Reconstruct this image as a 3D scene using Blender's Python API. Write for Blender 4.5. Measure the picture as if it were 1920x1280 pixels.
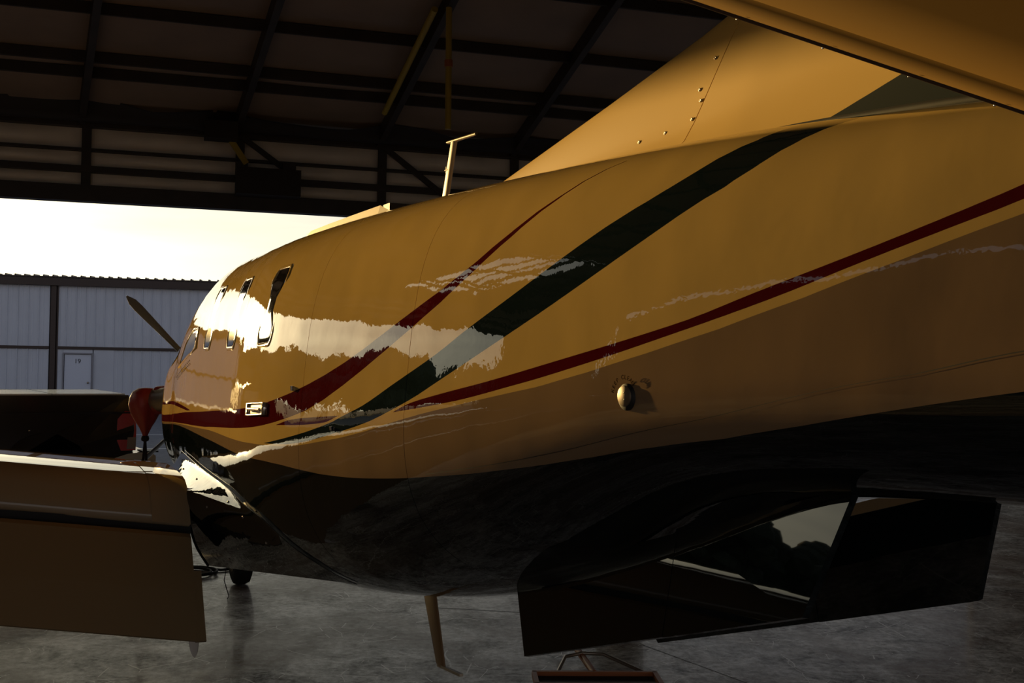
import bpy, bmesh, math, random
from mathutils import Vector, Matrix
import numpy as np
random.seed(7)
for o in list(bpy.data.objects): bpy.data.objects.remove(o)
SCN = bpy.context.scene; COL = SCN.collection
PI = math.pi; R = math.radians

# ------------------------------------------------------------------ camera
CAMH = 2.15
cd = bpy.data.cameras.new('camera'); cam = bpy.data.objects.new('camera', cd); COL.objects.link(cam)
cd.sensor_width = 36; cd.lens = 2066/1920*36; cd.clip_start = .05; cd.clip_end = 2000
_p = math.atan(22/2066); _r = .02
_f = Vector((0, math.cos(_p), math.sin(_p))); _u = Vector((0, -math.sin(_p), math.cos(_p))); _x = Vector((1, 0, 0))
_cx = math.cos(_r)*_x + math.sin(_r)*_u; _cy = -math.sin(_r)*_x + math.cos(_r)*_u
m = Matrix.Identity(4)
for i in range(3): m[i][0] = _cx[i]; m[i][1] = _cy[i]; m[i][2] = -_f[i]
m[2][3] = CAMH
cam.matrix_world = m
SCN.camera = cam

# ------------------------------------------------------------------ light, sky, exposure
SCN.view_settings.view_transform = 'Standard'; SCN.view_settings.look = 'None'
SCN.view_settings.gamma = 1; SCN.view_settings.use_curve_mapping = False
SCN.view_settings.exposure = 0.0
SUN_AZ, SUN_EL = R(37.0), R(4.75)
SDIR = Vector((-math.sin(SUN_AZ)*math.cos(SUN_EL), math.cos(SUN_AZ)*math.cos(SUN_EL), math.sin(SUN_EL)))
sd = bpy.data.lights.new('sun', 'SUN'); sd.energy = 6.7; sd.color = (1.0, .66, .24); sd.angle = R(.55)
so = bpy.data.objects.new('sun', sd); COL.objects.link(so)
so.rotation_euler = SDIR.to_track_quat('Z', 'Y').to_euler()

W = bpy.data.worlds.new('sky'); SCN.world = W; W.use_nodes = True
nt = W.node_tree; N = nt.nodes; N.clear()
def lk(t, a, b): t.links.new(a, b)
def mth(t, op, a, b=None, c=None, clamp=False):
    n = t.nodes.new('ShaderNodeMath'); n.operation = op; n.use_clamp = clamp
    for i, v in enumerate((a, b, c)):
        if v is None: continue
        if isinstance(v, (int, float)): n.inputs[i].default_value = v
        else: lk(t, v, n.inputs[i])
    return n.outputs[0]
def mixc(t, fac, a, b, mode='MIX'):
    n = t.nodes.new('ShaderNodeMix'); n.data_type = 'RGBA'; n.blend_type = mode
    for k, v in ((0, fac), (6, a), (7, b)):
        if isinstance(v, (int, float)): n.inputs[k].default_value = v
        elif isinstance(v, tuple): n.inputs[k].default_value = (*v, 1) if len(v) == 3 else v
        else: lk(t, v, n.inputs[k])
    return n.outputs[2]
def ramp(t, fac, stops):
    n = t.nodes.new('ShaderNodeValToRGB'); lk(t, fac, n.inputs[0]); e = n.color_ramp.elements
    while len(e) < len(stops): e.new(.5)
    for x, (p, c) in zip(e, stops): x.position = p; x.color = (*c, 1)
    return n.outputs[0]
tc = N.new('ShaderNodeTexCoord')
dt = N.new('ShaderNodeVectorMath'); dt.operation = 'DOT_PRODUCT'; lk(nt, tc.outputs['Generated'], dt.inputs[0]); dt.inputs[1].default_value = SDIR
ang = mth(nt, 'MAXIMUM', dt.outputs['Value'], 0.0)
sx = N.new('ShaderNodeSeparateXYZ'); lk(nt, tc.outputs['Generated'], sx.inputs[0])
el = mth(nt, 'MAXIMUM', sx.outputs[2], 0.0)
base = ramp(nt, el, [(0, (.52, .49, .43)), (.15, (.42, .43, .47)), (.5, (.25, .29, .37)), (1, (.17, .21, .30))])
g1 = mth(nt, 'POWER', ang, 7.0); g2 = mth(nt, 'POWER', ang, 60.0); g3 = mth(nt, 'POWER', ang, 900.0)
# cloud sheets near the horizon
mp = N.new('ShaderNodeMapping'); lk(nt, tc.outputs['Generated'], mp.inputs[0]); mp.inputs['Scale'].default_value = (1.6, 1.6, 11)
nz = N.new('ShaderNodeTexNoise'); lk(nt, mp.outputs[0], nz.inputs['Vector']); nz.inputs['Scale'].default_value = 2.4; nz.inputs['Detail'].default_value = 6
cl = mth(nt, 'MULTIPLY_ADD', nz.outputs['Fac'], 1.6, .2)
lowf = mth(nt, 'SUBTRACT', 1.0, mth(nt, 'MULTIPLY', el, .9))
gl1 = mth(nt, 'MULTIPLY', mth(nt, 'MULTIPLY', g1, cl), lowf)
c1 = mixc(nt, 1.0, (1.0, .91, .54), gl1, 'MULTIPLY')
def scaled(col, k):
    v = N.new('ShaderNodeVectorMath'); v.operation = 'SCALE'; v.inputs[3].default_value = k
    if isinstance(col, tuple): v.inputs[0].default_value = col
    else: lk(nt, col, v.inputs[0])
    return v.outputs[0]
def vadd(a, b):
    v = N.new('ShaderNodeVectorMath'); v.operation = 'ADD'; lk(nt, a, v.inputs[0]); lk(nt, b, v.inputs[1]); return v.outputs[0]
def vscale_by(col, fac):
    v = N.new('ShaderNodeVectorMath'); v.operation = 'SCALE'; v.inputs[0].default_value = col; lk(nt, fac, v.inputs[3]); return v.outputs[0]
tot = vadd(vadd(base, scaled(c1, 1.35)), vadd(vscale_by((3.2, 2.5, 1.35), g2), vscale_by((14, 10, 4.6), g3)))
bg = N.new('ShaderNodeBackground'); lk(nt, tot, bg.inputs[0]); bg.inputs[1].default_value = 1.0
wo = N.new('ShaderNodeOutputWorld'); lk(nt, bg.outputs[0], wo.inputs[0])

# ------------------------------------------------------------------ materials
def mat(name, col, rough=.5, metal=0.0, coat=0.0, spec=.5, noise=None, bump=None, coat_rough=.03, emit=None):
    m = bpy.data.materials.new(name); m.use_nodes = True; t = m.node_tree; b = t.nodes['Principled BSDF']
    b.inputs['Base Color'].default_value = (*col, 1); b.inputs['Roughness'].default_value = rough; b.inputs['Metallic'].default_value = metal
    b.inputs['Coat Weight'].default_value = coat; b.inputs['Coat Roughness'].default_value = coat_rough; b.inputs['Specular IOR Level'].default_value = spec
    if noise or bump:
        tc = t.nodes.new('ShaderNodeTexCoord')
    if noise:
        sc, amt = noise
        n = t.nodes.new('ShaderNodeTexNoise'); n.inputs['Scale'].default_value = sc; n.inputs['Detail'].default_value = 5; lk(t, tc.outputs['Object'], n.inputs['Vector'])
        a = tuple(max(0, c*(1-amt)) for c in col); d = tuple(min(1, c*(1+amt)) for c in col)
        lk(t, ramp(t, n.outputs['Fac'], [(.3, a), (.7, d)]), b.inputs['Base Color'])
    if bump:
        sc, st, ds = bump
        n = t.nodes.new('ShaderNodeTexNoise'); n.inputs['Scale'].default_value = sc; n.inputs['Detail'].default_value = 2; lk(t, tc.outputs['Object'], n.inputs['Vector'])
        q = t.nodes.new('ShaderNodeBump'); q.inputs['Strength'].default_value = st; q.inputs['Distance'].default_value = ds
        lk(t, n.outputs['Fac'], q.inputs['Height']); lk(t, q.outputs[0], b.inputs['Normal']); lk(t, q.outputs[0], b.inputs['Coat Normal'])
    return m
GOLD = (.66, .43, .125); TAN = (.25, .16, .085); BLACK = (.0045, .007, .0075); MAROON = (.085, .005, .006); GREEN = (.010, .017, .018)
SKINBUMP = (9, .1, .003)
M = {}
M['gold'] = mat('gold_paint', GOLD, .6, 0, 1.0, spec=0, coat_rough=.015)
M['belly'] = mat('black_paint', BLACK, .6, 0, 1.0, spec=0, bump=(7, .32, .006), coat_rough=.012)
M['wing_paint'] = mat('champagne_wing_paint', (.30, .215, .125), .6, 0, 1.0, spec=0, bump=(3, .05, .004), coat_rough=.02)
M['flap_paint'] = mat('flap_paint', (.22, .145, .07), .5, 0, .12, spec=.25, coat_rough=.3)
M['black'] = mat('matt_black', (.012, .011, .011), .6)
M['rubber'] = mat('black_rubber', (.012, .011, .010), .75, spec=.3, noise=(30, .3))
M['glass'] = mat('dark_cabin_glass', (.015, .012, .010), .05, 0, 1.0)
M['chrome'] = mat('bright_metal', (.75, .68, .6), .18, 1.0)
M['steel'] = mat('dull_steel', (.32, .26, .2), .4, .8)
M['prop'] = mat('grey_blade_paint', (.11, .115, .13), .4, 0, .4)
M['redcloth'] = mat('red_vinyl_cover', (.36, .035, .028), .45, bump=(14, .35, .02))
M['strap'] = mat('dark_strap', (.02, .012, .01), .8)
M['truck'] = mat('dark_truck_paint', (.014, .008, .006), .45, 0, .35, spec=.3, coat_rough=.12)
M['taillight'] = mat('red_lens', (.60, .015, .010), .15, 0, .4)
M['lens_clear'] = mat('clear_lens', (.25, .16, .12), .1, 0, .8)
M['tonneau'] = mat('sky_sheen_tonneau_vinyl', (.80, .80, .78), .25, 0, .8, coat_rough=.1)  # white base stands in for sky reflected on the bed cover
M['tyre'] = M['rubber']
M['bumper'] = mat('chrome_bumper', (.42, .36, .3), .2, 1.0)
M['bldg'] = mat('white_steel_siding', (.62, .63, .68), .45, spec=.35, noise=(.8, .06))
M['bldg_trim'] = mat('brown_steel_trim', (.055, .035, .028), .5)
M['bldg_door'] = mat('pale_door_paint', (.66, .68, .76), .4)
M['ink'] = mat('black_lettering', (.015, .012, .012), .6)
M['placard'] = mat('placard_lettering', (.012, .008, .006), .9, spec=0)
M['insul'] = mat('shaded_insulation_vinyl', (.24, .165, .115), .42, spec=.4, noise=(1.2, .12), bump=(2.5, .3, .05))  # white vinyl with the dim ceiling shade put into its base colour
M['frame'] = mat('dark_steel_frame', (.030, .020, .014), .55, noise=(3, .3))
M['insul_wall'] = mat('lightened_header_insulation', (.88, .78, .68), .4, spec=.5, noise=(1.2, .1), bump=(2.5, .3, .05))  # same insulation, colour lifted to make up for little light on the header
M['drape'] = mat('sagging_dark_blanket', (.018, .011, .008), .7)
M['yellow'] = mat('yellow_pipe_paint', (.38, .26, .02), .5)
M['fairing'] = mat('pale_fairing_paint', (.55, .50, .45), .5)
M['orange'] = mat('orange_paint', (.36, .10, .02), .5)
M['wallin'] = mat('hangar_wall_steel', (.30, .29, .29), .55, noise=(.7, .15))
M['asphalt'] = mat('asphalt', (.085, .085, .095), .8, noise=(6, .25), bump=(60, .3, .01))
M['line'] = mat('white_road_paint', (.6, .58, .55), .6, noise=(9, .15))
M['leaf'] = mat('tree_foliage', (.035, .045, .016), .8, noise=(2, .5))
M['bark'] = mat('tree_bark', (.05, .035, .022), .9)
M['beige'] = mat('antenna_paint', (.60, .45, .24), .45, coat=.3)
M['stain'] = mat('floor_joint', (.05, .042, .038), .6)

# hangar floor: worn sealed concrete
def floor_mat():
    m = bpy.data.materials.new('sealed_concrete'); m.use_nodes = True; t = m.node_tree; b = t.nodes['Principled BSDF']
    tc = t.nodes.new('ShaderNodeTexCoord')
    def noise(sc, det, vec=None, dist=0.0, rough=.6):
        n = t.nodes.new('ShaderNodeTexNoise'); n.inputs['Scale'].default_value = sc; n.inputs['Detail'].default_value = det
        n.inputs['Distortion'].default_value = dist; n.inputs['Roughness'].default_value = rough
        lk(t, vec or tc.outputs['Object'], n.inputs['Vector']); return n.outputs['Fac']
    big = noise(.5, 6, dist=1.0); mid = noise(2.2, 10, dist=.5, rough=.74); fine = noise(17, 8, rough=.78)
    blend = mth(t, 'ADD', mth(t, 'MULTIPLY', mid, .55), mth(t, 'MULTIPLY', fine, .45))
    c = ramp(t, blend, [(.41, (.10, .09, .083)), (.475, (.34, .325, .32)), (.53, (.56, .555, .56)), (.60, (.92, .92, .93))])
    c2 = mixc(t, mth(t, 'MULTIPLY', ramp(t, big, [(.46, (0, 0, 0)), (.60, (1, 1, 1))]), .6), c, (.25, .175, .135))
    # long curved scratches: edges of warped cells, broken up by a mask
    def scratch(sc, wd_, off):
        mp = t.nodes.new('ShaderNodeMapping'); mp.inputs['Location'].default_value = (off, off*.7, 0); lk(t, tc.outputs['Object'], mp.inputs[0])
        wn = t.nodes.new('ShaderNodeTexNoise'); wn.inputs['Scale'].default_value = sc*.6; wn.inputs['Detail'].default_value = 1; lk(t, mp.outputs[0], wn.inputs['Vector'])
        ad = t.nodes.new('ShaderNodeMixRGB'); ad.blend_type = 'ADD'; ad.inputs[0].default_value = 1.4/sc; lk(t, mp.outputs[0], ad.inputs[1]); lk(t, wn.outputs['Color'], ad.inputs[2])
        v = t.nodes.new('ShaderNodeTexVoronoi'); v.feature = 'DISTANCE_TO_EDGE'; v.voronoi_dimensions = '2D'; v.inputs['Scale'].default_value = sc; lk(t, ad.outputs[0], v.inputs['Vector'])
        return mth(t, 'LESS_THAN', v.outputs['Distance'], wd_)
    s = mth(t, 'MAXIMUM', scratch(.9, .004, 3.1), mth(t, 'MAXIMUM', scratch(1.5, .006, 11.3), scratch(2.3, .008, 27.7)))
    gate = mth(t, 'GREATER_THAN', noise(2.1, 4), .53)
    s = mth(t, 'MULTIPLY', mth(t, 'MULTIPLY', s, gate), .8)
    c3 = mixc(t, s, c2, (.95, .94, .92))
    lk(t, c3, b.inputs['Base Color'])
    rr = mth(t, 'MULTIPLY_ADD', mid, .22, .04); rr = mth(t, 'ADD', rr, mth(t, 'MULTIPLY', s, .3))
    b.inputs['Roughness'].default_value = .42
    sl = ramp(t, blend, [(.42, (.02, .02, .02)), (.49, (.16, .16, .16)), (.54, (.45, .45, .45)), (.61, (.8, .8, .8))])
    sl = mixc(t, mth(t, 'MULTIPLY', s, .8), sl, (.9, .9, .9))
    sl = mixc(t, mth(t, 'MULTIPLY', ramp(t, big, [(.46, (0, 0, 0)), (.60, (1, 1, 1))]), .7), sl, (.05, .05, .05))
    lk(t, sl, b.inputs['Specular IOR Level'])
    b.inputs['Coat Weight'].default_value = .10; b.inputs['Coat Roughness'].default_value = .09
    bp = t.nodes.new('ShaderNodeBump'); bp.inputs['Strength'].default_value = .12; bp.inputs['Distance'].default_value = .004
    lk(t, mth(t, 'ADD', mid, mth(t, 'MULTIPLY', fine, .3)), bp.inputs['Height']); lk(t, bp.outputs[0], b.inputs['Normal'])
    return m
M['floor'] = floor_mat()

# ------------------------------------------------------------------ mesh helpers
class MB:
    def __init__(s): s.v = []; s.f = []; s.sm = []
    def add(s, vs, fs, smooth=False):
        o = len(s.v); s.v += [tuple(v) for v in vs]; s.f += [tuple(i+o for i in f) for f in fs]; s.sm += [smooth]*len(fs); return s
    def box(s, c, d, M=None):
        x, y, z = d[0]/2, d[1]/2, d[2]/2
        vs = [Vector((a*x, b*y, e*z)) for a in (-1, 1) for b in (-1, 1) for e in (-1, 1)]
        if M is not None: vs = [M @ v for v in vs]
        vs = [v+Vector(c) for v in vs]
        return s.add(vs, [(0, 1, 3, 2), (4, 6, 7, 5), (0, 4, 5, 1), (2, 3, 7, 6), (0, 2, 6, 4), (1, 5, 7, 3)])
    def beam(s, a, b, w, h, up=(0, 0, 1)):
        a = Vector(a); b = Vector(b); d = (b-a).normalized(); u = Vector(up); x = d.cross(u).normalized(); u = x.cross(d)
        vs = [p+x*i*w/2+u*j*h/2 for p in (a, b) for i, j in ((-1, -1), (1, -1), (1, 1), (-1, 1))]
        return s.add(vs, [(0, 1, 2, 3), (7, 6, 5, 4), (0, 4, 5, 1), (1, 5, 6, 2), (2, 6, 7, 3), (3, 7, 4, 0)])
    def grid(s, P, smooth=True, flip=False, closed=False):
        n = len(P); k = len(P[0]); vs = [p for r in P for p in r]; fs = []
        for i in range(n-1):
            for j in range(k if closed else k-1):
                j2 = (j+1) % k
                q = (i*k+j, (i+1)*k+j, (i+1)*k+j2, i*k+j2); fs.append(q[::-1] if flip else q)
        return s.add(vs, fs, smooth)
    def tube(s, pts, r, n=10, cap=True):
        pts = [Vector(p) for p in pts]; rs = r if isinstance(r, (list, tuple)) else [r]*len(pts); rings = []
        x = None
        for i, p in enumerate(pts):
            d = (pts[min(i+1, len(pts)-1)]-pts[max(i-1, 0)]).normalized()
            if x is None: x = d.orthogonal().normalized()
            x = (x-d*x.dot(d)).normalized(); y = d.cross(x)
            rings.append([p+(x*math.cos(2*PI*k/n)+y*math.sin(2*PI*k/n))*rs[i] for k in range(n)])
        s.grid(rings, True, closed=True)
        if cap:
            s.add(rings[0], [tuple(range(n))]); s.add(rings[-1], [tuple(reversed(range(n)))])
        return s
    def lathe(s, prof, M=None, n=24):
        M = M or Matrix.Identity(4)
        return s.grid([[M @ Vector((r*math.cos(2*PI*k/n), r*math.sin(2*PI*k/n), z)) for k in range(n)] for r, z in prof], True, closed=True, flip=True)
    def prism(s, poly, vec, cap=True):
        n = len(poly); a = [Vector(p) for p in poly]; b = [p+Vector(vec) for p in a]
        s.add(a+b, [(i, (i+1) % n, n+(i+1) % n, n+i) for i in range(n)])
        if cap: s.add(a, [tuple(reversed(range(n)))]); s.add(b, [tuple(range(n))])
        return s
    def mesh(s, name, m):
        me = bpy.data.meshes.new(name); me.from_pydata(s.v, [], s.f); me.polygons.foreach_set('use_smooth', s.sm)
        if m: me.materials.append(m)
        bm = bmesh.new(); bm.from_mesh(me); bmesh.ops.recalc_face_normals(bm, faces=bm.faces); bm.to_mesh(me); bm.free(); me.update(); return me
    def build(s, name, m, parent=None, **props):
        o = bpy.data.objects.new(name, s.mesh(name, m)); COL.objects.link(o)
        if parent: o.parent = parent
        for k, v in props.items(): o[k] = v
        return o
def inst(name, me, parent=None, loc=(0, 0, 0), rot=(0, 0, 0), scale=(1, 1, 1)):
    o = bpy.data.objects.new(name, me); COL.objects.link(o); o.parent = parent; o.location = loc; o.rotation_euler = rot; o.scale = scale; return o
def empty(name, loc=(0, 0, 0), rz=0, **props):
    o = bpy.data.objects.new(name, None); COL.objects.link(o); o.location = loc; o.rotation_euler = (0, 0, rz); o.empty_display_size = .3
    for k, v in props.items(): o[k] = v
    return o
def glyph(ch, size, depth=.002):
    cu = bpy.data.curves.new('t', 'FONT'); cu.body = ch; cu.size = size; cu.align_x = 'CENTER'; cu.align_y = 'CENTER'; cu.extrude = depth/2
    o = bpy.data.objects.new('t', cu); COL.objects.link(o); bpy.context.view_layer.update()
    me = bpy.data.meshes.new_from_object(o.evaluated_get(bpy.context.evaluated_depsgraph_get()))
    v = [p.co.copy() for p in me.vertices]; f = [tuple(p.vertices) for p in me.polygons]
    bpy.data.objects.remove(o); bpy.data.curves.remove(cu); bpy.data.meshes.remove(me)
    return v, f

# ------------------------------------------------------------------ frames of reference
# hangar: U along the door line, w inwards from the door line, z up
HA = R(17); HD = 20.1
def HG(u, w, z):
    v = HD-w
    return Vector((u*math.cos(HA)-v*math.sin(HA), u*math.sin(HA)+v*math.cos(HA), z))
HROT = Matrix.Rotation(HA, 3, 'Z')
# aircraft: s aft of a datum ahead of the nose, l to the left, z up
TH = R(24.5); FX, FY = -math.sin(TH), math.cos(TH); LX, LY = -math.cos(TH), -math.sin(TH); SC, LC = 13.86, 2.1
S0 = 7.0
def PL(s, l, z): return Vector((s-S0, -l, z))                       # aircraft-local (x aft, y right)
def PW(s, l, z): return Vector(((SC-s)*FX+(l-LC)*LX, (SC-s)*FY+(l-LC)*LY, z))

# ================================================================== SETTING
def struct(name, mb, m, **k): return mb.build(name, m, None, kind='structure', **k)
OPL, OPR = -15.6, 16.9          # door opening along u, unseen ends placed for light and reflections
UL, UR, WB = -21.0, 19.0, 26.5
zf = .0
fl = MB()
P = [HG(UL, -.3, 0), HG(UR, -.3, 0), HG(UR, WB, 0), HG(UL, WB, 0)]
fl.prism([p-Vector((0, 0, .12)) for p in P], (0, 0, .12))
floor = struct('floor', fl, M['floor'])
for a, b, w in (((1.00, 8.25), (2.6, 5.75), .008), ((-.58, 9.28), (2.2, 8.86), .012), ((-6, 6.1), (-.6, 5.2), .006)):
    d = Vector((b[0]-a[0], b[1]-a[1], 0)).normalized(); q = Vector((-d.y, d.x, 0))*w/2
    A_, B_ = Vector((*a, .0012)), Vector((*b, .0012))
    MB().add([A_-q, B_-q, B_+q, A_+q], [(0, 1, 2, 3)]).build('floor_joint', M['stain'], floor)
g = MB(); g.add([(-400, -100, -.12), (400, -100, -.12), (400, 600, -.12), (-400, 600, -.12)], [(0, 1, 2, 3)])
ground = struct('ground', g, M['asphalt'])
# painted lines on the taxiway
for (a, b, w) in ((HG(-30, -5.5, -.115), HG(20, -5.5, -.115), .12), (HG(-30, -9.6, -.115), HG(20, -9.6, -.115), .1)):
    d = (b-a).normalized(); q = Vector((-d.y, d.x, 0))*w/2
    MB().add([a-q, b-q, b+q, a+q], [(0, 1, 2, 3)]).build('painted_line', M['line'], ground)

# walls (outer skin of the hangar)
EV = 5.95; KR = .30; RIDGE = 12.0
def rz(w): return EV+KR*(w if w < RIDGE else 2*RIDGE-w)
def wallprism(name, poly_uwz, thick_vec):
    return struct(name, MB().prism([HG(*p) for p in poly_uwz], thick_vec), M['wallin'])
du = HG(1, 0, 0)-HG(0, 0, 0); dw = HG(0, 1, 0)-HG(0, 0, 0)
wall_left = wallprism('wall_left', [(UL, 0, 0), (UL, WB, 0), (UL, WB, rz(WB)), (UL, RIDGE, rz(RIDGE)), (UL, 0, EV)], -du*.2)
M['wallin_right'] = mat('darkened_right_wall', (.05, .052, .06), .7, noise=(.7, .15))  # darker than the other walls to cut its sunlit bounce on the floor
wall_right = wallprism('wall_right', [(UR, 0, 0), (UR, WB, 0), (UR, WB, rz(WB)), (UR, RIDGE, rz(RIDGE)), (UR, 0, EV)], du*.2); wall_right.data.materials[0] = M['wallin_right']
wbm = MB()
for pl in ([(UL, WB, 4.7), (UR, WB, 4.7), (UR, WB, rz(WB)), (UL, WB, rz(WB))], [(UL, WB, 0), (-19.5, WB, 0), (-19.5, WB, 4.7), (UL, WB, 4.7)], [(10.8, WB, 0), (UR, WB, 0), (UR, WB, 4.7), (10.8, WB, 4.7)]):
    wbm.prism([HG(*p) for p in pl], dw*.2)
wall_back = struct('wall_back', wbm, M['wallin'])  # unseen doorway gap added to let fill light in from behind
for i in range(7):
    w = 1.2+i*3.9
    MB().beam(HG(UR-.12, w, 0), HG(UR-.12, w, rz(w)-.2), .22, .3, up=(math.cos(HA), math.sin(HA), 0)).build('wall_column', M['frame'], wall_right)
    MB().beam(HG(UL+.12, w, 0), HG(UL+.12, w, rz(w)-.2), .22, .3, up=(math.cos(HA), math.sin(HA), 0)).build('wall_column', M['frame'], wall_left)
for z in (1.6, 3.2, 4.8):
    MB().beam(HG(UR-.06, 0, z), HG(UR-.06, WB, z), .12, .16).build('girt', M['frame'], wall_right)
# front wall: header over the door, its jambs, girts, posts and insulation bays
hd = MB()
hd.prism([HG(UL, -.28, 4.6), HG(UL, -.14, 4.6), HG(UL, -.14, EV+.1), HG(UL, -.28, EV+.1)], du*(UR-UL))
for a, b in ((UL, OPL), (OPR, UR)):
    hd.prism([HG(a, -.28, -.1), HG(a, -.14, -.1), HG(a, -.14, 4.6), HG(a, -.28, 4.6)], du*(b-a))
wall_front = struct('wall_front', hd, M['frame'])
def hbeam(u0, u1, w, z0, z1, th=.12, name='girt'):
    return MB().prism([HG(u0, w-th/2, z0), HG(u0, w+th/2, z0), HG(u0, w+th/2, z1), HG(u0, w-th/2, z1)], du*(u1-u0)).build(name, M['frame'], wall_front)
hbeam(UL, UR, -.04, 4.595, 4.87, .2, 'header_beam')
hbeam(UL, UR, -.02, 5.09, 5.20, .14); hbeam(UL, UR, .0, 5.455, 5.50, .1); hbeam(UL, UR, .0, 5.86, 5.95, .16)
posts = [-1.52+2.55*i for i in range(-7, 8)]
for u in posts:
    MB().beam(HG(u, -.02, 4.6), HG(u, -.02, 5.95), .15, .1, up=dw).build('post', M['frame'], wall_front)
MB().beam(HG(3.55, .05, 5.92), HG(4.75, .05, 5.06), .1, .07, up=dw).build('brace', M['frame'], wall_front)
MB().beam(HG(1.0, .05, 5.92), HG(1.9, .05, 5.3), .09, .07, up=dw).build('brace', M['frame'], wall_front)
def pillow(c00, c10, c11, c01, nrm, bulge, nu=8, nv=5, sag=0.0):
    P = []
    for i in range(nv+1):
        t = i/nv; r = []
        for j in range(nu+1):
            q = j/nu
            p = (c00*(1-q)+c10*q)*(1-t)+(c01*(1-q)+c11*q)*t
            k = (1-(2*q-1)**4)*(1-(2*t-1)**2)
            r.append(p+nrm*bulge*k)
        P.append(r)
    return MB().grid(P, True)
random.seed(3)
for i in range(len(posts)-1):
    u0, u1 = posts[i]+.06, posts[i+1]-.06
    for z0, z1 in ((4.87, 5.09), (5.2, 5.455), (5.5, 5.86)):
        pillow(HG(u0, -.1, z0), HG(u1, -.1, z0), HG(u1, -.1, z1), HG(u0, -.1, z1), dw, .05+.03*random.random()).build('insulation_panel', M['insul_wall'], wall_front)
# roof / ceiling
SKY = (-13.0, -9.4, .4, 4.6)       # unseen skylight added for its reflection in the fuselage, u0,u1,w0,w1
cl_ = MB()
def deck(u0, u1, w0, w1):
    ws = [w0]+([RIDGE] if w0 < RIDGE < w1 else [])+[w1]
    lo = [HG(u0, w, rz(w)+.3) for w in ws]; hi = [HG(u0, w, rz(w)+.4) for w in ws]
    cl_.prism(lo+hi[::-1], du*(u1-u0))
deck(UL, SKY[0], -.5, WB+.3); deck(SKY[1], UR, -.5, WB+.3); deck(SKY[0], SKY[1], -.5, SKY[2]); deck(SKY[0], SKY[1], SKY[3], WB+.3)
ceiling = struct('ceiling', cl_, M['wallin'])
pm = bpy.data.materials.new('added_skylight_glazing'); pm.use_nodes = True
_t = pm.node_tree; _b = _t.nodes['Principled BSDF']; _b.inputs['Transmission Weight'].default_value = 1; _b.inputs['IOR'].default_value = 1.02; _b.inputs['Roughness'].default_value = 0; _b.inputs['Base Color'].default_value = (.92, .94, .95, 1)
for k in range(4):
    ua = SKY[0]+(SKY[1]-SKY[0])*k/4+.03; ub = SKY[0]+(SKY[1]-SKY[0])*(k+1)/4-.03
    q = [HG(ua, SKY[2], rz(SKY[2])+.36), HG(ub, SKY[2], rz(SKY[2])+.36), HG(ub, SKY[3], rz(SKY[3])+.36), HG(ua, SKY[3], rz(SKY[3])+.36)]
    MB().add(q, [(0, 1, 2, 3)]).build('added_skylight_pane', pm, ceiling)
    MB().beam(HG(ua-.03, SKY[2], rz(SKY[2])+.33), HG(ua-.03, SKY[3], rz(SKY[3])+.33), .06, .12).build('added_skylight_bar', M['frame'], ceiling)
PUR = [1.45, 1.9, 3.2, 4.75, 6.3, 7.85, 9.4, 10.9]
for k, w in enumerate(PUR):
    MB().beam(HG(UL, w, rz(w)+.08), HG(UR, w, rz(w)+.08), .085 if k in (0, 1) else .055, .16, up=(0, 0, 1)).build('purlin', M['frame'], ceiling)
# rafters swing slightly with height as the photo shows
raf = []
for i in range(-7, 8):
    u = -1.60+2.55*i
    sl = max(-.05, .16-.045*i) if -2 <= i <= 4 else .1
    raf.append((u, sl))
    MB().beam(HG(u, .1, rz(.1)+.02), HG(u+sl*RIDGE*.8, RIDGE, rz(RIDGE)+.02), .11, .26).build('rafter', M['frame'], ceiling)
edges = [.15]+PUR+[12.0]
up = Vector((0, 0, -1))
for i in range(len(raf)-1):
    (ua, sa_), (ub, sb_) = raf[i], raf[i+1]
    for k in range(len(edges)-1):
        w0, w1 = edges[k]+.03, edges[k+1]-.03
        if ub > SKY[0] and ua < SKY[1] and w1 > SKY[2]+.1 and w0 < SKY[3]-.1: continue
        A0, A1, B0, B1 = ua+sa_*w0*.8+.05, ua+sa_*w1*.8+.05, ub+sb_*w0*.8-.05, ub+sb_*w1*.8-.05
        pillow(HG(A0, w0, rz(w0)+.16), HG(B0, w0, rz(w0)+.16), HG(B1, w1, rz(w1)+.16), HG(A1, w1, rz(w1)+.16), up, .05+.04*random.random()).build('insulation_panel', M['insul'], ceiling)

# ================================================================== OUTSIDE
# opposite hangar row
BA = R(11.5); BO = Vector((-17.13, 37, -.12))
bl = empty('hangar_building', BO, BA, label='long white ribbed metal hangar across the taxiway with brown trim', category='building')
B0, B1, BH, BE = -5.5, 22.0, 4.25, 4.56
core = MB().box(((B0+B1)/2, 6.05, 2.12), (B1-B0, 12, 4.24)); core.build('building_shell', M['bldg_trim'], bl)
def ribpanel(width, z0, z1):
    prof = []; x = 0; n = 3; pitch = width/n
    for i in range(n):
        a = i*pitch
        prof += [(a, 0), (a+.09, 0), (a+.11, -.012), (a+.12, -.012), (a+.14, 0), (a+.16, 0)]
        prof += [(a+pitch-.035, 0), (a+pitch-.02, -.035), (a+pitch-.006, -.035)]
    prof.append((width-.001, 0))
    mb = MB(); mb.grid([[Vector((x, y-.005, z)) for x, y in prof] for z in (z0, z1)], False)
    return mb
PWID = .9
mU = ribpanel(PWID, 2.20, BH).mesh('wall_panel', M['bldg']); mL = ribpanel(PWID, 0, 2.10).mesh('wall_panel', M['bldg'])
doorx = (1.98, 2.90)
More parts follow.
